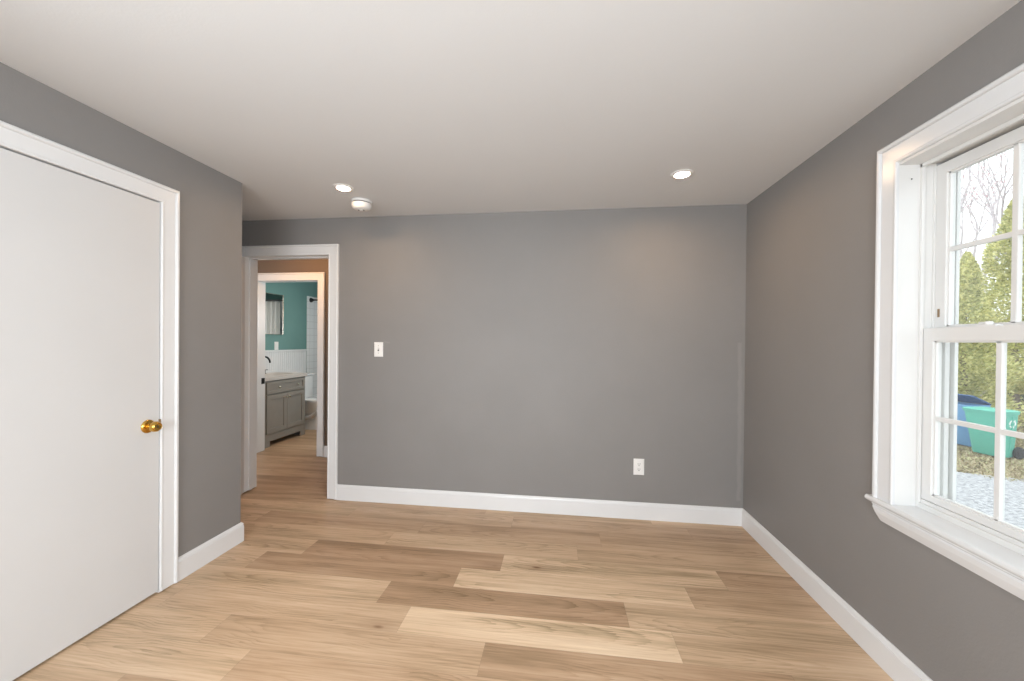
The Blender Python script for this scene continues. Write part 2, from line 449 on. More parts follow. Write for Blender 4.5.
# hall and bathroom shells
BY0, BY1 = 4.05, 4.17; BX0, BX1 = -3.49, -2.735; BWX = -4.03; BZ = 2.003
bm = bmesh.new(); wall_boxes(bm, 'y', BY0, BY0 + .06, -4.35, -1.0, 0, H, [(BX0 - .015, BX1 + .015, 0, BZ + .015)])
box(bm, -4.35, -4.25, YB + .13, BY0, 0, H); box(bm, -1.1, -1.0, YB + .13, BY0, 0, H)
struct('wall_hall', bm, 'hall_wall', 'brown hall wall around the bathroom door', 'wall')
bm = bmesh.new(); wall_boxes(bm, 'y', BY0 + .06, BY1, -4.15, -2.3, 0, H, [(BX0 - .015, BX1 + .015, 0, BZ + .015)])
box(bm, BWX - .12, BWX, BY1, 6.62, 0, H); box(bm, BWX, -2.3, 6.5, 6.62, 0, H); box(bm, -2.3, -2.2, BY0 + .06, 6.62, 0, H)
struct('wall_bathroom', bm, 'teal', 'teal painted bathroom walls', 'wall')
bm = bmesh.new()
box(bm, BWX, BWX + .012, 5.68, 6.5, 0, 2.03, .003); box(bm, BWX + .012, -2.3, 6.488, 6.5, 0, 2.03)
struct('wall_shower', bm, 'tile', 'white square tile surround of the shower', 'tiled wall')

# bathroom wainscot with bead grooves
bm = bmesh.new(); y = BY1
prof = [(0, 0)]
while y < 5.665:
    w = min(.042, 5.67 - y)
    prof += [(y, .010), (y + w - .006, .010), (y + w - .003, .004)]; y += w
pts0 = [(BWX, BY1)] + [(BWX + b, a) for a, b in prof[1:]] + [(BWX, 5.67)]
loft(bm, [[(px, py, z) for px, py in pts0] for z in (0, 1.15)])
struct('trim_1', bm, 'trim', 'white beadboard wainscot behind the vanity', 'wainscot')
bm = bmesh.new(); box(bm, BWX, BWX + .024, BY1, 5.675, 1.15, 1.178, .004)
struct('trim_2', bm, 'trim', 'white cap rail along the top of the beadboard', 'trim')

# casings, jambs, baseboards
CAS = [(0, 0), (0, .009), (.003, .0125), (.009, .0125), (.013, .0105), (.064, .013), (.068, .0125), (.070, .019), (.074, .022), (.082, .022), (.088, .017), (.088, 0)]


def casing_bm(path, up, side, prof=CAS):
    b = bmesh.new(); sweep(b, path, prof, up, side); return b


bm = casing_bm([(XL, CY1, .006), (XL, CY1, CZ), (XL, CY0, CZ), (XL, CY0, .006)], (1, 0, 0), 1)
box(bm, XL - .115, XL + .001, CY1, CY1 + .012, 0, CZ + .012); box(bm, XL - .115, XL + .001, CY0 - .012, CY0, 0, CZ + .012)
box(bm, XL - .115, XL + .001, CY0 - .012, CY1 + .012, CZ, CZ + .012)
box(bm, XL - .069, XL - .036, CY1 - .012, CY1, 0, CZ); box(bm, XL - .069, XL - .036, CY0, CY1, CZ - .012, CZ)
struct('trim_3', bm, 'trim', 'white casing around the closet door', 'door casing')

bm = casing_bm([(DX1, YB, .006), (DX1, YB, DZ), (DX0, YB, DZ), (DX0, YB, .006)], (0, -1, 0), 1)
hp = casing_bm([(DX1, YB + .13, .006), (DX1, YB + .13, DZ), (DX0, YB + .13, DZ), (DX0, YB + .13, .006)], (0, 1, 0), -1)
me_ = bpy.data.meshes.new('t'); hp.to_mesh(me_); bm.from_mesh(me_); bpy.data.meshes.remove(me_); hp.free()
box(bm, DX0 - .015, DX0, YB - .001, YB + .131, .008, DZ + .015); box(bm, DX1, DX1 + .015, YB - .001, YB + .131, .004, DZ + .015)
box(bm, DX0, DX1, YB - .001, YB + .131, DZ, DZ + .015)
box(bm, DX0, DX0 + .010, YB + .045, YB + .08, .008, DZ, .002); box(bm, DX1 - .010, DX1, YB + .045, YB + .08, .004, DZ, .002); box(bm, DX0 + .01, DX1 - .01, YB + .045, YB + .08, DZ - .01, DZ, .002)
o = struct('trim_4', bm, 'trim', 'white casing and jamb of the bedroom doorway', 'door casing')

bm = casing_bm([(BX1, BY0, .006), (BX1, BY0, BZ), (BX0, BY0, BZ), (BX0, BY0, .006)], (0, -1, 0), 1)
box(bm, BX0 - .015, BX0, BY0 - .001, BY1 + .001, .004, BZ + .015); box(bm, BX1, BX1 + .015, BY0 - .001, BY1 + .001, .004, BZ + .015); box(bm, BX0, BX1, BY0 - .001, BY1 + .001, BZ, BZ + .015)
t5 = struct('trim_5', bm, 'trim', 'white casing and jamb of the bathroom doorway', 'door casing')
bm = bmesh.new(); box(bm, BX0, BX0 + .004, BY1 - .055, BY1 - .008, .80, .87, .001); obj('strike_plate', bm, 'black', t5)

BASE = [(0, 0), (.014, 0), (.014, .103), (.0112, .1045), (.0108, .108), (.0132, .110), (.0105, .118), (.0045, .1258), (0, .1258)]


def base(name, path, side, label):
    b = bmesh.new(); sweep(b, path, BASE, (0, 0, 1), side); struct(name, b, 'trim', label, 'baseboard')


base('baseboard_back', [(DX1 + .088, YB, .001), (XR - .0005, YB, .001)], 1, 'white baseboard along the back wall')
base('baseboard_right', [(XR, YB - .013, .001), (XR, -2.45, .001)], 1, 'white baseboard along the right wall')
base('baseboard_left', [(XL, CY1 + .088, .001), (XL, YE, .001), (-3.0, YE, .001)], 1, 'white baseboard on the stub of wall beside the closet door')
base('baseboard_rear', [(XL, CY0 - .088, .001), (XL, -2.45, .001)], -1, 'white baseboard left of the closet door')
base('baseboard_hall', [(BX1 + .088, BY0, .001), (-1.1, BY0, .001)], 1, 'white baseboard in the hall right of the bathroom door')

# closet door: flush slab with brass knob
bm = bmesh.new(); box(bm, XL - .033, XL + .002, CY0 + .003, CY1 - .0025, .012, CZ - .006, .0015)
d1 = struct('door_1', bm, 'door', 'white flush closet door with a brass knob', 'door')
ky, kz = 1.692, .880
kx = XL + .002
bm = bmesh.new()
lathe(bm, [(.034, 0), (.034, .002), (.031, .006), (.024, .009), (.0165, .010), (.0135, .012), (.0135, .022), (.0165, .026), (.0235, .031), (.026, .037), (.0262, .046), (.0245, .053), (.021, .058),
           (.019, .0595), (.017, .058), (.012, .0565), (0, .0565)], (kx, ky, kz), 'X', 40)
kn = obj('door_knob', bm, 'brass', d1, True)
bm = bmesh.new(); box(bm, kx + .056, kx + .0595, ky - .0015, ky + .0015, kz - .006, kz + .006, .0004); obj('keyhole', bm, 'dark', kn)
# latch tongue on the edge of the door
bm = bmesh.new(); box(bm, XL - .012, XL + .012, CY1 - .006, CY1 - .001, kz - .006, kz + .026, .0015); obj('latch', bm, 'bronze', d1)

# bedroom door: six panels, standing open into the alcove
DW, DT = .735, .035
bm = bmesh.new()
box(bm, 0, DW, -.0235, -.0115, 0, 2.012)
zr = [(0, .165), (.63, .775), (1.54, 1.65), (1.85, 2.012)]; xs = [(0, .085), (.315, .42), (.65, DW)]
for a, b in xs: box(bm, a, b, -DT, 0, 0, 2.012, .0012)
for a, b in zr:
    for c, d in ((.085, .315), (.42, .65)): box(bm, c, d, -DT, 0, a, b, .0012)
for a, b in ((.165, .63), (.775, 1.54), (1.65, 1.85)):
    for c, d in ((.085, .315), (.42, .65)): box(bm, c + .028, d - .028, -.031, -.004, a + .028, b - .028, .006)
ang = math.atan2(-.924, .383)
d2 = obj('door_2', bm, 'door'); tag(d2, 'white six panel bedroom door standing open behind the wall stub', 'door', None, 'structure')
d2.location = (DX0 + .003, YB - .002, .012); d2.rotation_euler = (0, 0, ang)
bm = bmesh.new()
prof = [(.032, 0), (.030, .006), (.014, .009), (.012, .022), (.022, .030), (.026, .040), (.022, .052), (0, .056)]
lathe(bm, prof, (DW - .06, 0, .88), 'Y', 24); lathe(bm, prof, (DW - .06, -DT, .88), '-Y', 24)
k2 = obj('door_knob', bm, 'brass', None, True); k2.parent = d2
for z in (.2, 1.0, 1.78):
    bm = bmesh.new(); lathe(bm, [(.006, 0), (.006, .09)], (.003, -DT - .006, z), 'Z', 12); h_ = obj('hinge', bm, 'brass', None, True); h_.parent = d2

# ------------------------------------------------------------------ window in the right wall
win = empty('window_1', (XR, (WY0 + WY1) / 2, WZ0), 'white double hung window with small panes in the right wall', 'window', None, 'structure')
XS = XR + .088                                            # room face of the lower sash
ST = .686                                                 # top of the stool
bm = bmesh.new()                                          # jamb liner, tracks, head and sloping sill
box(bm, XR - .002, XR + .20, WY1 - .011, WY1 + .002, ST - .03, WZ1, .001); box(bm, XR - .002, XR + .20, WY0 - .002, WY0 + .011, ST - .03, WZ1, .001)
box(bm, XR - .002, XR + .20, WY0 + .011, WY1 - .011, WZ1 - .011, WZ1 + .002, .001)
jy0, jy1 = WY0 + .011, WY1 - .011
for s, y in ((-1, jy1), (1, jy0)):
    for xa, xb, t in ((XS - .013, XS - .002, .010), (XS + .033, XS + .039, .008), (XS + .074, XS + .090, .012), (XS + .100, XS + .112, .020)):
        ya, yb = sorted((y, y + s * t)); box(bm, xa, xb, ya, yb, ST, WZ1 - .011, .001)
box(bm, XS - .013, XS - .002, jy0, jy1, WZ1 - .024, WZ1 - .011, .001); box(bm, XS + .074, XS + .112, jy0, jy1, WZ1 - .03, WZ1 - .011, .001)
box(bm, XS - .012, XS + .03, jy0, jy1, ST - .02, ST + .020, .002); box(bm, XS - .004, XS + .03, jy0, jy1, ST + .019, ST + .034, .002)
loft(bm, [[(XS, y, ST - .03), (XS, y, ST + .012), (XS + .16, y, ST - .012), (XS + .16, y, ST - .05)] for y in (jy0, jy1)])
obj('window_frame', bm, 'vinyl', win)
bm = casing_bm([(XR, WY1 - .013, ST), (XR, WY1 - .013, WZ1), (XR, WY0 + .013, WZ1), (XR, WY0 + .013, ST)], (-1, 0, 0), -1)
obj('window_casing', bm, 'window_trim', win)
bm = bmesh.new()                                          # stool with rounded nose and horns
nose = [(XR - .024, ST - .022), (XR - .029, ST - .017), (XR - .031, ST - .011), (XR - .029, ST - .005), (XR - .024, ST), (XR + .005, ST), (XR + .005, ST - .022)]
loft(bm, [[(x, y, z) for x, z in nose] for y in (WY0 - .097, WY1 + .097)])
box(bm, XR + .004, XS - .010, jy0, jy1, ST - .022, ST)
obj('window_stool', bm, 'window_trim', win)
bm = bmesh.new()                                          # apron with returned ends
ap = [(XR, ST - .022), (XR - .019, ST - .022), (XR - .021, ST - .029), (XR - .016, ST - .033), (XR - .020, ST - .040), (XR - .019, ST - .058), (XR - .013, ST - .080), (XR - .011, ST - .088), (XR, ST - .088)]
cut = lambda z: max(0, (ST - .036 - z)) * .62
loft(bm, [[(x, y0 - s * cut(z), z) for x, z in ap] for s, y0 in ((-1, WY0 - .072), (1, WY1 + .072))])
obj('window_apron', bm, 'window_trim', win)


def sash(name, x0, z0, z1, rail_b, rail_t, stile=.047):
    th = .032; xg = x0 + th / 2
    b = bmesh.new()
    gy0, gy1, gz0, gz1 = jy0 + stile, jy1 - stile, z0 + rail_b, z1 - rail_t
    # mitred frame: chamfer at the glass
    def bars(ya, yb, za, zb): box(b, x0, x0 + th, ya, yb, za, zb, .002)
    bars(jy0 + .001, gy0, z0, z1); bars(gy1, jy1 - .001, z0, z1); bars(gy0 - .002, gy1 + .002, z0, gz0); bars(gy0 - .002, gy1 + .002, gz1, z1)
    for ya, yb, za, zb in ((gy0, gy0 + .006, gz0, gz1), (gy1 - .006, gy1, gz0, gz1), (gy0, gy1, gz0, gz0 + .006), (gy0, gy1, gz1 - .006, gz1)):
        box(b, x0 + .008, x0 + th - .008, ya, yb, za, zb)
    s_ = obj(name, b, 'vinyl', win)
    m_ = bmesh.new(); w = (gy1 - gy0) / 3
    for i in (1, 2): box(m_, xg - .008, xg + .008, gy0 + i * w - .009, gy0 + i * w + .009, gz0, gz1, .003)
    zc = (gz0 + gz1) / 2; box(m_, xg - .0075, xg + .0075, gy0, gy1, zc - .009, zc + .009, .003)
    mo = obj('muntin_grid', m_, 'vinyl'); mo.parent = s_
    g = bmesh.new(); box(g, xg - .002, xg + .002, gy0 - .004, gy1 + .004, gz0 - .004, gz1 + .004)
    go = obj('glass', g, 'glass'); go.parent = s_
    return s_, gy0, gy1


lower, gy0, gy1 = sash('lower_sash', XS, ST + .035, 1.392, .026, .050)
upper, _, _ = sash('upper_sash', XS + .0395, 1.352, 2.030, .046, .042)
for y in (1.49, 1.20):
    b = bmesh.new(); box(b, XS + .004, XS + .028, y - .032, y + .032, 1.391, 1.397, .002); lathe(b, [(.011, 0), (.011, .008), (.008, .011)], (XS + .016, y, 1.397), 'Z', 16)
    box(b, XS + .012, XS + .020, y - .004, y + .030, 1.400, 1.407, .002)
    lo = obj('sash_lock', b, 'vinyl'); lo.parent = lower
b = bmesh.new(); box(b, XS + .0375, XS + .0405, jy1 - .027, jy1 - .019, 1.435, 1.467, .001); v_ = obj('vent_stop', b, 'bronze'); v_.parent = upper
b = bmesh.new(); lathe(b, [(.003, 0), (.003, .001)], (XR + .045, jy1 + .0001, 1.985), '-Y', 10); obj('screw_hole', b, 'dark', win)

# unseen windows added behind the viewer: bare frames where the fill lamps shine in
w2 = empty('added_window_2', (-.35, -2.52, .74), 'wide window added behind the viewer as an opening for fill light', 'window', None, 'structure')
bm = bmesh.new()
for a in ((-1.3, .6, .74, .79), (-1.3, .6, 2.05, 2.1), (-1.3, -1.25, .79, 2.05), (.55, .6, .79, 2.05), (-.375, -.325, .79, 2.05)): box(bm, a[0], a[1], -2.55, -2.48, a[2], a[3], .002)
obj('window_frame', bm, 'vinyl', w2)
w3 = empty('added_window_3', (XL, -.55, .76), 'window added in the left wall behind the viewer for fill light', 'window', None, 'structure')
bm = bmesh.new()
for a in ((-1.15, .05, .76, .81), (-1.15, .05, 2.0, 2.05), (-1.15, -1.10, .81, 2.0), (0, .05, .81, 2.0), (-1.10, 0, 1.37, 1.42)): box(bm, XL - .09, XL - .03, a[0], a[1], a[2], a[3], .002)
obj('window_frame', bm, 'vinyl', w3)

w4 = empty('added_window_4', (XR, -.75, .72), 'window added in the right wall behind the viewer for fill light', 'window', None, 'structure')
bm = bmesh.new()
for a in ((-1.27, -.23, .76, .81), (-1.27, -.23, 2.0, 2.05), (-1.27, -1.22, .81, 2.0), (-.28, -.23, .81, 2.0), (-1.22, -.28, 1.37, 1.42)): box(bm, XR + .09, XR + .15, a[0], a[1], a[2], a[3], .002)
obj('window_frame', bm, 'vinyl', w4)

# ------------------------------------------------------------------ ceiling fittings, switch, outlet


def downlight(x, y, label):
    t = empty('recessed_light', (x, y, H), label, 'ceiling light', 'recessed lights in the bedroom ceiling')
    b = bmesh.new(); lathe(b, [(.042, -.001), (.0435, .008), (.048, .0085), (.063, .004), (.066, 0), (.060, -.0005)], (x, y, H), '-Z', 48, False); obj('trim_ring', b, 'plate', t, True)
    b = bmesh.new(); lathe(b, [(.0422, 0), (.0422, .001), (0, .001)], (x, y, H), '-Z', 48); obj('lens', b, 'lens', t)
    return t


downlight(-1.442, 2.397, 'lit recessed ceiling light left of centre, beside the smoke detector')
downlight(.712, 2.414, 'lit recessed ceiling light toward the right wall')

sd = empty('smoke_detector', (-1.447, 2.640, H), 'round white smoke detector on the ceiling near the doorway', 'smoke detector')
b = bmesh.new(); lathe(b, [(.066, 0), (.070, .003), (.070, .014), (.066, .016)], (-1.447, 2.640, H), '-Z', 48); obj('mounting_base', b, 'plate', sd, True)
b = bmesh.new(); lathe(b, [(.060, .015), (.060, .023)], (-1.447, 2.640, H), '-Z', 48); obj('vent_slot', b, 'dark', sd, True)
b = bmesh.new(); lathe(b, [(.064, .022), (.069, .024), (.069, .036), (.067, .042), (.061, .054), (.048, .063), (.022, .067), (0, .068)], (-1.447, 2.640, H), '-Z', 48); obj('cover', b, 'plate', sd, True)
b = bmesh.new(); lathe(b, [(.012, .067), (.012, .071), (0, .072)], (-1.447, 2.640, H), '-Z', 24); obj('test_button', b, 'plate', sd, True)
for dx in (-.020, .018):
    b = bmesh.new(); box(b, -1.447 + dx - .004, -1.447 + dx + .004, 2.632, 2.644, H - .0695, H - .067); obj('indicator', b, 'dark', sd)


def plate_bm(cx, cz, w, h, y=YB, t=.006):
    b = bmesh.new()
    loft(b, [[(cx - w / 2 + i, y - d, cz - h / 2 + i), (cx + w / 2 - i, y - d, cz - h / 2 + i), (cx + w / 2 - i, y - d, cz + h / 2 - i), (cx - w / 2 + i, y - d, cz + h / 2 - i)] for i, d in ((0, 0), (0, .002), (.005, t))])
    return b


sx, sz = -1.476, 1.252
sw = empty('light_switch', (sx, YB, sz), 'white toggle light switch on the back wall beside the doorway', 'light switch')
obj('cover_plate', plate_bm(sx, sz, .076, .120), 'plate', sw)
b = bmesh.new(); box(b, sx - .006, sx + .006, YB - .0068, YB - .0055, sz - .0125, sz + .0125); obj('toggle_slot', b, 'dark', sw)
b = bmesh.new(); box(b, sx - .0045, sx + .0045, YB - .016, YB - .006, sz - .001, sz + .011, .0015); obj('toggle', b, 'plate', sw)
for s in (-1, 1):
    b = bmesh.new(); lathe(b, [(.0032, .0055), (.0032, .0068), (.002, .0074)], (sx, YB, sz + s * .030), '-Y', 12); obj('screw', b, 'nickel', sw)

ox, oz = .594, .393
ot = empty('power_outlet', (ox, YB, oz), 'white duplex power outlet low on the back wall', 'power outlet')
obj('cover_plate', plate_bm(ox, oz, .078, .122), 'plate', ot)
for s in (-1, 1):
    zc = oz + s * .0195
    b = bmesh.new(); box(b, ox - .0165, ox + .0165, YB - .0078, YB - .005, zc - .014, zc + .014, .002); rc = obj('receptacle', b, 'plate', ot)
    b = bmesh.new()
    box(b, ox - .0085, ox - .0055, YB - .0083, YB - .0075, zc, zc + .009); box(b, ox + .0055, ox + .0085, YB - .0083, YB - .0075, zc + .001, zc + .009)
    lathe(b, [(.0032, .0075), (.0032, .0083)], (ox, YB, zc - .006), '-Y', 12); so = obj('slots', b, 'dark'); so.parent = rc

# ------------------------------------------------------------------ bathroom
VX, VY0, VY1, VB = -3.55, 4.232, 4.985, BWX + .011
van = empty('bathroom_vanity', ((VX + VB) / 2, (VY0 + VY1) / 2, 0), 'taupe bathroom vanity with shaker doors seen through the doorway', 'vanity')
b = bmesh.new()
box(b, VB, VX - .018, VY0, VY1, .10, .82)
for ya, yb in ((VY0, VY0 + .095), (VY1 - .095, VY1)): box(b, VX - .018, VX, ya, yb, .001, .068)
for ya, yb in ((VY0, VY0 + .03), (VY1 - .03, VY1)): box(b, VB, VX - .018, ya, yb, .001, .10)
box(b, VX - .018, VX, VY0, VY1, .068, .158)
box(b, VX - .018, VX - .004, VY0, VY1, .158, .82)
obj('cabinet_body', b, 'vanity', van)


def shaker(name, ya, yb, za, zb, rail):
    b = bmesh.new(); x0, x1 = VX - .004, VX + .014
    box(b, x0, x1, ya, ya + rail, za, zb, .0015); box(b, x0, x1, yb - rail, yb, za, zb, .0015)
    box(b, x0, x1, ya + rail, yb - rail, za, za + rail, .0015); box(b, x0, x1, ya + rail, yb - rail, zb - rail, zb, .0015)
    box(b, x0, x1 - .010, ya + rail - .002, yb - rail + .002, za + rail - .002, zb - rail + .002)
    return obj(name, b, 'vanity', van)


ym = (VY0 + VY1) / 2
KN = [(.006, 0), (.005, .008), (.009, .014), (.0135, .019), (.0135, .024), (.009, .028), (0, .029)]


def knob(par, y, z):
    b = bmesh.new(); lathe(b, KN, (VX + .014, y, z), 'X', 18); k_ = obj('knob', b, 'nickel', None, True); k_.parent = par
    k_.matrix_parent_inverse = Matrix.Identity(4)
    k_.location = -Vector(par.parent.location) if False else (0, 0, 0)


dr = shaker('drawer', VY0 + .03, VY1 - .03, .652, .802, .036); knob(dr, 4.452, .728); knob(dr, 4.800, .728)
da = shaker('door', VY0 + .03, ym - .002, .166, .640, .056); knob(da, ym - .032, .585)
db = shaker('door', ym + .002, VY1 - .03, .166, .640, .056); knob(db, ym + .032, .585)
b = bmesh.new()                                            # counter with a sunken basin and short backsplash lip
cx0, cx1, cy0, cy1 = VB, VX + .022, VY0 - .012, VY1 + .012
ring = lambda x0, x1, y0, y1, z, r: [(x + (r * math.cos(a)), y + r * math.sin(a), z) for (x, y, a0) in ((x1 - r, y1 - r, 0), (x0 + r, y1 - r, 90), (x0 + r, y0 + r, 180), (x1 - r, y0 + r, 270)) for a in [math.radians(a0 + d) for d in (0, 22.5, 45, 67.5, 90)]]
loft(b, [ring(cx0, cx1, cy0, cy1, .82, .004), ring(cx0, cx1, cy0, cy1, .866, .004), ring(VX - .36, VX - .05, 4.39, 4.84, .866, .05), ring(VX - .355, VX - .055, 4.395, 4.835, .858, .05), ring(VX - .31, VX - .10, 4.45, 4.78, .83, .05)], False)
f_ = b.faces.new([v for v in b.verts][-20:]); b.faces.new([v for v in b.verts][:20][::-1])
obj('countertop', b, 'counter', van)

fa = empty('bathroom_faucet', (-3.95, ym, .866), 'matte black gooseneck faucet on the vanity top', 'faucet')
b = bmesh.new(); fx = -3.945
tube(b, [(fx, ym, .866), (fx, ym, 1.02)] + [(fx + .08 - .08 * math.cos(a), ym, 1.02 + .08 * math.sin(a)) for a in [math.radians(t) for t in range(15, 166, 15)]] + [(fx + .158, ym, 1.02)], .0115, 14)
lathe(b, [(.026, 0), (.026, .004), (.018, .010)], (fx, ym, .866), 'Z', 20); obj('spout', b, 'black', fa, True)
for s in (-1, 1):
    b = bmesh.new(); y = ym + s * .095
    lathe(b, [(.024, 0), (.024, .004), (.013, .008), (.013, .052), (.011, .056), (0, .056)], (fx, y, .866), 'Z', 20)
    box(b, fx - .006, fx + .006, min(y, y + s * .055), max(y, y + s * .055), .912, .920, .002); obj('handle', b, 'black', fa, True)

mc = empty('bathroom_mirror', (BWX, 4.66, 1.39), 'wide bathroom mirror in a thin metal frame above the vanity', 'mirror')
b = bmesh.new(); box(b, BWX + .022, BWX + .024, 4.206, 5.124, 1.406, 1.964); obj('mirror_glass', b, 'mirror', mc)
b = bmesh.new()
for a in ((4.20, 5.13, 1.40, 1.406), (4.20, 5.13, 1.964, 1.970), (4.20, 4.206, 1.406, 1.964), (5.124, 5.13, 1.406, 1.964)): box(b, BWX + .001, BWX + .030, *a)
box(b, BWX + .001, BWX + .022, 4.206, 5.124, 1.406, 1.964)
obj('frame', b, 'nickel', mc)

bs = empty('light_switch', (BWX, 5.022, 1.236), 'small white switch plate on the teal bathroom wall', 'light switch')
b = bmesh.new(); box(b, BWX, BWX + .006, 4.984, 5.060, 1.180, 1.296, .002); obj('cover_plate', b, 'plate', bs)
b = bmesh.new(); box(b, BWX + .005, BWX + .010, 5.006, 5.038, 1.205, 1.271, .002); obj('rocker', b, 'plate', bs)

# toilet
TY = 5.35
to = empty('toilet', (-3.7, TY, 0), 'white toilet beyond the vanity', 'toilet')


def egg(cx, cy, ax, ay, z, n=28, sq=1.0): return [(cx + ax * math.cos(2 * math.pi * i / n), cy + ay * math.sin(2 * math.pi * i / n) * (1 - .12 * math.cos(2 * math.pi * i / n)), z) for i in range(n)]


b = bmesh.new()
loft(b, [egg(-3.66, TY, .24, .105, .001), egg(-3.66, TY, .235, .10, .04), egg(-3.65, TY, .20, .085, .12), egg(-3.63, TY, .20, .10, .22), egg(-3.60, TY, .235, .155, .32), egg(-3.59, TY, .255, .18, .39), egg(-3.59, TY, .255, .182, .412)])
box(b, BWX + .02, -3.74, TY - .11, TY + .11, .28, .412, .03)
obj('bowl', b, 'porcelain', to, True)
b = bmesh.new()
for s in (-1, 1): tube(b, [(-3.50, TY + s * .150, .30), (-3.62, TY + s * .115, .20), (-3.74, TY + s * .09, .17), (-3.84, TY + s * .085, .24)], [.02, .035, .035, .03], 12)
obj('trapway', b, 'porcelain', to, True)
b = bmesh.new(); loft(b, [egg(-3.585, TY, .262, .188, .414), egg(-3.585, TY, .265, .190, .424), egg(-3.585, TY, .262, .188, .432)]); obj('seat', b, 'porcelain', to, True)
b = bmesh.new(); loft(b, [egg(-3.588, TY, .262, .188, .435), egg(-3.588, TY, .262, .188, .446), egg(-3.59, TY, .235, .165, .456)]); obj('lid', b, 'porcelain', to, True)
b = bmesh.new(); box(b, BWX + .015, -3.83, TY - .215, TY + .215, .413, .775, .02); tk = obj('tank', b, 'porcelain', to, True)
b = bmesh.new(); box(b, BWX + .012, -3.815, TY - .23, TY + .23, .776, .806, .010); obj('tank_lid', b, 'porcelain', to, True)

b = bmesh.new()                                             # alcove bathtub
x0, x1, y0, y1 = BWX + .013, -2.302, 5.81, 6.486
loft(b, [ring(x0, x1, y0, y1, .002, .01), ring(x0, x1, y0, y1, .40, .01), ring(x0 + .004, x1 - .004, y0 + .004, y1 - .004, .41, .01), ring(x0 + .09, x1 - .09, y0 + .07, y1 - .07, .41, .08), ring(x0 + .12, x1 - .12, y0 + .10, y1 - .10, .38, .08), ring(x0 + .2, x1 - .2, y0 + .15, y1 - .15, .10, .1)])
tag(obj('bathtub', b, 'porcelain'), 'white alcove bathtub behind the toilet', 'bathtub')
sr = empty('shower_rod', (BWX + .012, 5.765, 1.972), 'black shower rod across the tub alcove', 'shower rod')
b = bmesh.new(); tube(b, [(BWX + .013, 5.765, 1.972), (-2.301, 5.765, 1.972)], .0125, 14); obj('rod', b, 'black', sr, True)
for x, ax in ((BWX + .012, 'X'), (-2.3, '-X')):
    b = bmesh.new(); lathe(b, [(.038, 0), (.038, .008), (.030, .022), (.016, .05), (.014, .06)], (x, 5.765, 1.972), ax, 24); obj('flange', b, 'black', sr, True)
b = bmesh.new(); n = 160; top, bot, tp2, bt2 = [], [], [], []
for i in range(n + 1):
    x = -3.44 + i / n * 1.02; y = 5.775 + .022 * math.sin(i / n * 2 * math.pi * 13) + .004 * math.sin(i * .9)
    top.append(b.verts.new((x, y, 1.955))); bot.append(b.verts.new((x, y - .005, .25)))
for i in range(n): b.faces.new((top[i], top[i + 1], bot[i + 1], bot[i]))
cu = tag(obj('shower_curtain', b, 'curtain', None, True), 'white pleated shower curtain hanging on the rod, seen in the mirror', 'shower curtain')
sm = cu.modifiers.new('cloth_thickness', 'SOLIDIFY'); sm.thickness = .003

# ------------------------------------------------------------------ yard outside the window
rng = random.Random(21)
bm = bmesh.new(); box(bm, 1.6, 9.2, -12, 6.0, GZ - .2, GZ - .0); box(bm, 1.6, 60, -30, 60, GZ - .4, GZ - .02)
struct('ground_soil', bm, 'soil', 'bare ground under the grass and hedge', 'ground')


def at(px, d):
    """A point on the yard seen past the window at picture column px and forward distance d."""
    r = (F + Rv * ((px - 512) / FPX)); return Vector((r.x * d, r.y * d, 0))


bm = bmesh.new()
edge = [(1.6, 14.5), (5.2, 10.1), (6.3, 8.95), (7.29, 8.05), (8.2, 7.75), (9.4, 6.4), (11.5, 4.4), (14, 1), (14, -12), (1.6, -12)]
loft(bm, [[(x, y, z) for x, y in edge] for z in (GZ - .15, GZ + .004)])
struct('driveway', bm, 'gravel', 'grey gravel drive outside the window', 'driveway')

bm = bmesh.new()                                            # dry grass strip: short blades
for i in range(16000):
    px, d = rng.uniform(925, 1075), rng.uniform(6.6, 10.5) if rng.random() < .8 else rng.uniform(10, 13)
    p = at(px, d)
    # keep behind the drive edge
    if p.x + p.y < 15.25 + .25 * rng.random(): continue
    a = rng.uniform(0, 2 * math.pi); l = rng.uniform(.03, .09); w = rng.uniform(.012, .03); z = GZ - .02
    u = Vector((math.cos(a), math.sin(a), 0)); t = Vector((rng.uniform(-1, 1), rng.uniform(-1, 1), 0)) * l
    c = p + Vector((0, 0, z))
    bm.faces.new([bm.verts.new(c - u * w), bm.verts.new(c + u * w), bm.verts.new(c + t + Vector((0, 0, l * .7)))])
o = obj('grass', bm, 'grass'); tag(o, 'strip of dry straw coloured grass around the bins', 'grass', None, 'stuff')


def spray(bm, c, out, size, rng):
    """A small drooping fan of scale leaves: three narrow faces sharing a stem."""
    side = out.cross(Vector((0, 0, 1))); side = side.normalized() if side.length > 1e-3 else Vector((1, 0, 0))
    a = rng.uniform(-.9, .9); side = (side * math.cos(a) + Vector((0, 0, 1)) * math.sin(a)).normalized()
    o2 = (out + Vector((0, 0, rng.uniform(-.2, .8)))).normalized()
    b0 = bm.verts.new(c - o2 * size * .4); l = bm.verts.new(c + side * size * .5); r = bm.verts.new(c - side * size * .5); tip = bm.verts.new(c + o2 * size * .7 + Vector((0, 0, rng.uniform(-.2, .2) * size)))
    bm.faces.new((b0, l, tip)); bm.faces.new((b0, tip, r))


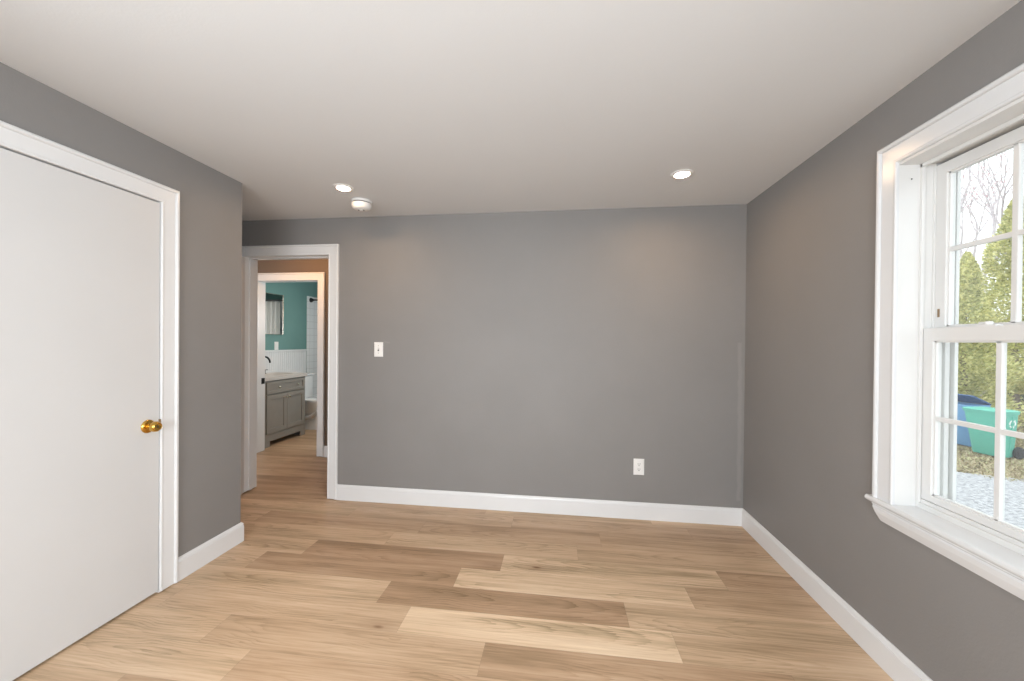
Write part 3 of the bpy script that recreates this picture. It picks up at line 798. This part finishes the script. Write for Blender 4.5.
def arborvitae(px, d, top, rad, low, n, label, mname='arb', name='arborvitae_tree', grp='evergreen trees behind the bins', lump=.38):
    p = at(px, d); r_ = random.Random(int(px * 10 + d))
    t = empty(name, (p.x, p.y, GZ), label, 'tree', grp)
    b = bmesh.new(); hgt = top - low
    ph = [r_.uniform(0, 6.3) for _ in range(6)]
    for i in range(n):
        h = r_.random() ** 1.25
        prof = min(1, (1 - h) ** .72 * 1.12) * min(1, .55 + h * 3.2)
        a = r_.uniform(0, 2 * math.pi)
        wob = 1 + lump * math.sin(3 * a + ph[0] + 7 * h) * .5 + lump * math.sin(5 * a + ph[1] - 13 * h) * .4 + lump * .6 * math.sin(23 * h + ph[2])
        rr = rad * prof * wob * (r_.uniform(.72, 1.02) if r_.random() < .85 else r_.uniform(.2, .7))
        out = Vector((math.cos(a), math.sin(a), .25)).normalized()
        spray(b, Vector((p.x + rr * math.cos(a), p.y + rr * math.sin(a), low + h * hgt)), out, r_.uniform(.045, .095), r_)
    obj('foliage', b, mname, t)
    b = bmesh.new(); tube(b, [(p.x, p.y, GZ - .05), (p.x + .03, p.y, GZ + .5), (p.x - .03, p.y + .04, low + hgt * .4), (p.x, p.y, top - .5)], [.12, .085, .06, .015], 10)
    obj('trunk', b, 'bark', t)
    return t


arborvitae(966, 10.1, 3.78, .82, GZ + .05, 24000, 'rounded yellow green evergreen left of the forked bare tree')
arborvitae(1016, 11.2, 5.75, 1.08, GZ + 1.0, 30000, 'tall pointed yellow green evergreen with a bare lower trunk')
arborvitae(918, 10.6, 3.4, .85, GZ + .05, 4500, 'evergreen left of the rounded yellow green evergreen')
arborvitae(1066, 10.6, 4.4, 1.0, GZ + .3, 4500, 'evergreen right of the tall pointed evergreen')
for px, d, top, lb in ((946, 14.4, 2.3, 'dark evergreen shrub behind the rounded yellow green evergreen'), (988, 14.6, 2.8, 'dark evergreen shrub in the gap between the two bright evergreens'), (1030, 14.6, 2.5, 'dark evergreen shrub behind the tall pointed evergreen')):
    arborvitae(px, d, top, .98, GZ, 9000, lb, 'evergreen', 'evergreen_shrub', 'dark shrubs behind the evergreens')


def bare_tree(px, d, hgt, seed, r0, fork, label, buds=True):
    r_ = random.Random(seed); p = at(px, d); base_ = Vector((p.x, p.y, GZ))
    t = empty('bare_tree', base_, label, 'tree', 'bare winter trees behind the evergreens')
    b = bmesh.new(); bb = bmesh.new()

    def grow(q, dr, ln, rad, lv):
        pts = [q]; rs = [rad]; v = dr.copy(); n = 5
        for i in range(n):
            v = (v + Vector((r_.uniform(-.13, .13), r_.uniform(-.13, .13), r_.uniform(-.02, .10)))).normalized()
            pts.append(pts[-1] + v * ln / n); rs.append(rad * (1 - .06 * (i + 1)))
        tube(b, pts, rs, 7 if lv < 2 else 4)
        if lv >= 3:
            if buds:
                for _ in range(3):
                    c = pts[r_.randint(1, n)] + Vector((r_.uniform(-.08, .08),) * 3); s = r_.uniform(.018, .034)
                    vs = [bb.verts.new(c + Vector(k_) * s) for k_ in ((1, 0, 0), (-.5, .86, 0), (-.5, -.86, 0), (0, 0, 1.3))]
                    for f in ((0, 1, 3), (1, 2, 3), (2, 0, 3), (0, 2, 1)): bb.faces.new([vs[j] for j in f])
            if lv >= 4: return
        kids = 2 if lv == 0 else r_.choice((3, 4, 4))
        for c in range(kids):
            st = pts[-1] if c < 2 else pts[r_.randint(2, 4)]
            az = r_.uniform(0, 2 * math.pi); sp = r_.uniform(.28, .55) if lv else .34
            if lv == 0: az = math.atan2(Rv.y, Rv.x) + math.pi * c + r_.uniform(-.3, .3)
            perp = Vector((math.cos(az), math.sin(az), 0))
            grow(st, (v + perp * sp).normalized(), ln * r_.uniform(.62, .82) if lv else hgt * .30, rs[-1] * .74, lv + 1)

    grow(base_ - Vector((0, 0, .05)), Vector((r_.uniform(-.03, .03), 0, 1)), fork - GZ, r0, 0)
    obj('branches', b, 'twig', t)
    if buds: obj('buds', bb, 'bud', t)['kind'] = 'stuff'
    else: bb.free()


bare_tree(986, 12.9, 8.4, 5, .15, 3.1, 'forked bare tree with pink buds between the two bright evergreens')
bare_tree(962, 17.5, 9.5, 12, .10, 3.8, 'thin bare tree behind the rounded evergreen')
bare_tree(1008, 16.8, 10, 31, .13, 3.6, 'bare tree behind the tall pointed evergreen')


def bin_rings(w0, d0, w1, d1, h, r=.05):
    def rr(w, d, z, off): return [(x + off, y, z) for x, y, z in ring(-d / 2, d / 2, -w / 2, w / 2, z, r)]
    return rr, w0


def wheeled_bin(px, d, lat, body, lidm, name, label, open_ang, h, emblem):
    """Local +x is the back (hinge and wheels), -x the front; y is the width."""
    p = at(px, d); rz = math.atan2(Rv.y, Rv.x) + lat
    t = empty(name, (p.x, p.y, GZ), label, 'trash bin', None, None, rz)

    def part(n, b, m, s=False, par=None):
        o = obj(n, b, m, None, s); o.parent = par or t; return o
    b = bmesh.new(); rr = lambda x0, x1, w, z, r: ring(x0, x1, -w / 2, w / 2, z, r)
    loft(b, [rr(-.10, .21, .46, .03, .04), rr(-.115, .225, .48, .06, .05), rr(-.262, .245, .575, h - .06, .05), rr(-.262, .245, .575, h - .058, .05), rr(-.280, .258, .605, h - .055, .05), rr(-.280, .258, .605, h - .012, .05),
             rr(-.255, .238, .56, h - .012, .05), rr(-.09, .20, .44, .08, .05)])
    part('bin_body', b, body, True)
    for x in (-.08, .06):                                   # ribs on the side walls
        for s in (-1, 1):
            b = bmesh.new()
            vs = [(x, s * .236, .08), (x + .03, s * .236, .08), (x + .03, s * .284, h - .09), (x, s * .284, h - .09)]
            vo = [(a, c + s * .012, z) for a, c, z in vs]; loft(b, [vs, vo]); part('rib', b, body)
    b = bmesh.new()                                         # lid, hinge line at the origin of its own mesh
    lr = lambda x0, x1, w, z, r: ring(x0, x1, -w / 2, w / 2, z, r)
    loft(b, [lr(-.565, 0, .62, -.012, .05), lr(-.565, 0, .62, .006, .05), lr(-.54, -.02, .57, .022, .06), lr(-.49, -.08, .48, .030, .06)])
    l_ = part('lid', b, lidm, True); l_.location = (.268, 0, h); l_.rotation_euler = (0, open_ang, 0)
    b = bmesh.new(); tube(b, [(.262, -.20, h - .01), (.325, -.20, h - .005), (.325, .20, h - .005), (.262, .20, h - .01)], .014, 10); part('handle', b, body, True)
    for s in (-1, 1):
        b = bmesh.new(); lathe(b, [(.03, -.03), (.095, -.028), (.125, -.022), (.125, .022), (.095, .028), (.03, .03)], (.265, s * .27, .125), 'Y', 24); w_ = part('wheel', b, 'rubber', True)
        b = bmesh.new(); lathe(b, [(.03, -.034), (.03, .034)], (.265, s * .27, .125), 'Y', 12); part('hub', b, 'dark', True, w_)
    b = bmesh.new(); tube(b, [(.265, -.27, .125), (.265, .27, .125)], .012, 8); part('axle', b, 'rubber', True)
    if emblem:
        b = bmesh.new(); y = -.283; cz = h - .25; cx = .085
        for k_ in range(3):
            a0 = math.radians(90 + 120 * k_)
            arc = [a0 + math.radians(t_) for t_ in range(0, 81, 16)]
            A = [(cx + .085 * math.cos(a), cz + .085 * math.sin(a)) for a in arc]; B = [(cx + .055 * math.cos(a), cz + .055 * math.sin(a)) for a in arc]
            poly = A + [(cx + .105 * math.cos(arc[-1]), cz + .105 * math.sin(arc[-1])), (cx + .07 * math.cos(arc[-1] + .42), cz + .07 * math.sin(arc[-1] + .42)), (cx + .035 * math.cos(arc[-1]), cz + .035 * math.sin(arc[-1]))] + B[::-1]
            yy = lambda z: -(.24 + (z - .06) / (h - .12) * .0475) - .001
            loft(b, [[(x, yy(z) - dd, z) for x, z in poly] for dd in (-.002, .002)])
        part('arrow_emblem', b, 'emblem')
        b = bmesh.new(); zl = h - .125; yy = -(.24 + (zl - .06) / (h - .12) * .0475) - .002; box(b, -.225, -.105, yy - .012, yy + .004, zl - .02, zl + .025, .004); part('grip_label', b, 'emblem')
    return t


wheeled_bin(992, 8.15, 0.12, 'green_bin', 'green_bin', 'recycling_bin', 'green wheeled recycling bin with a white arrow emblem on the grass', 0, .98, True)
wheeled_bin(966, 8.95, .12, 'blue_bin', 'blue_lid', 'trash_bin', 'blue wheeled trash bin with its dark lid propped open', math.radians(22), 1.0, False)
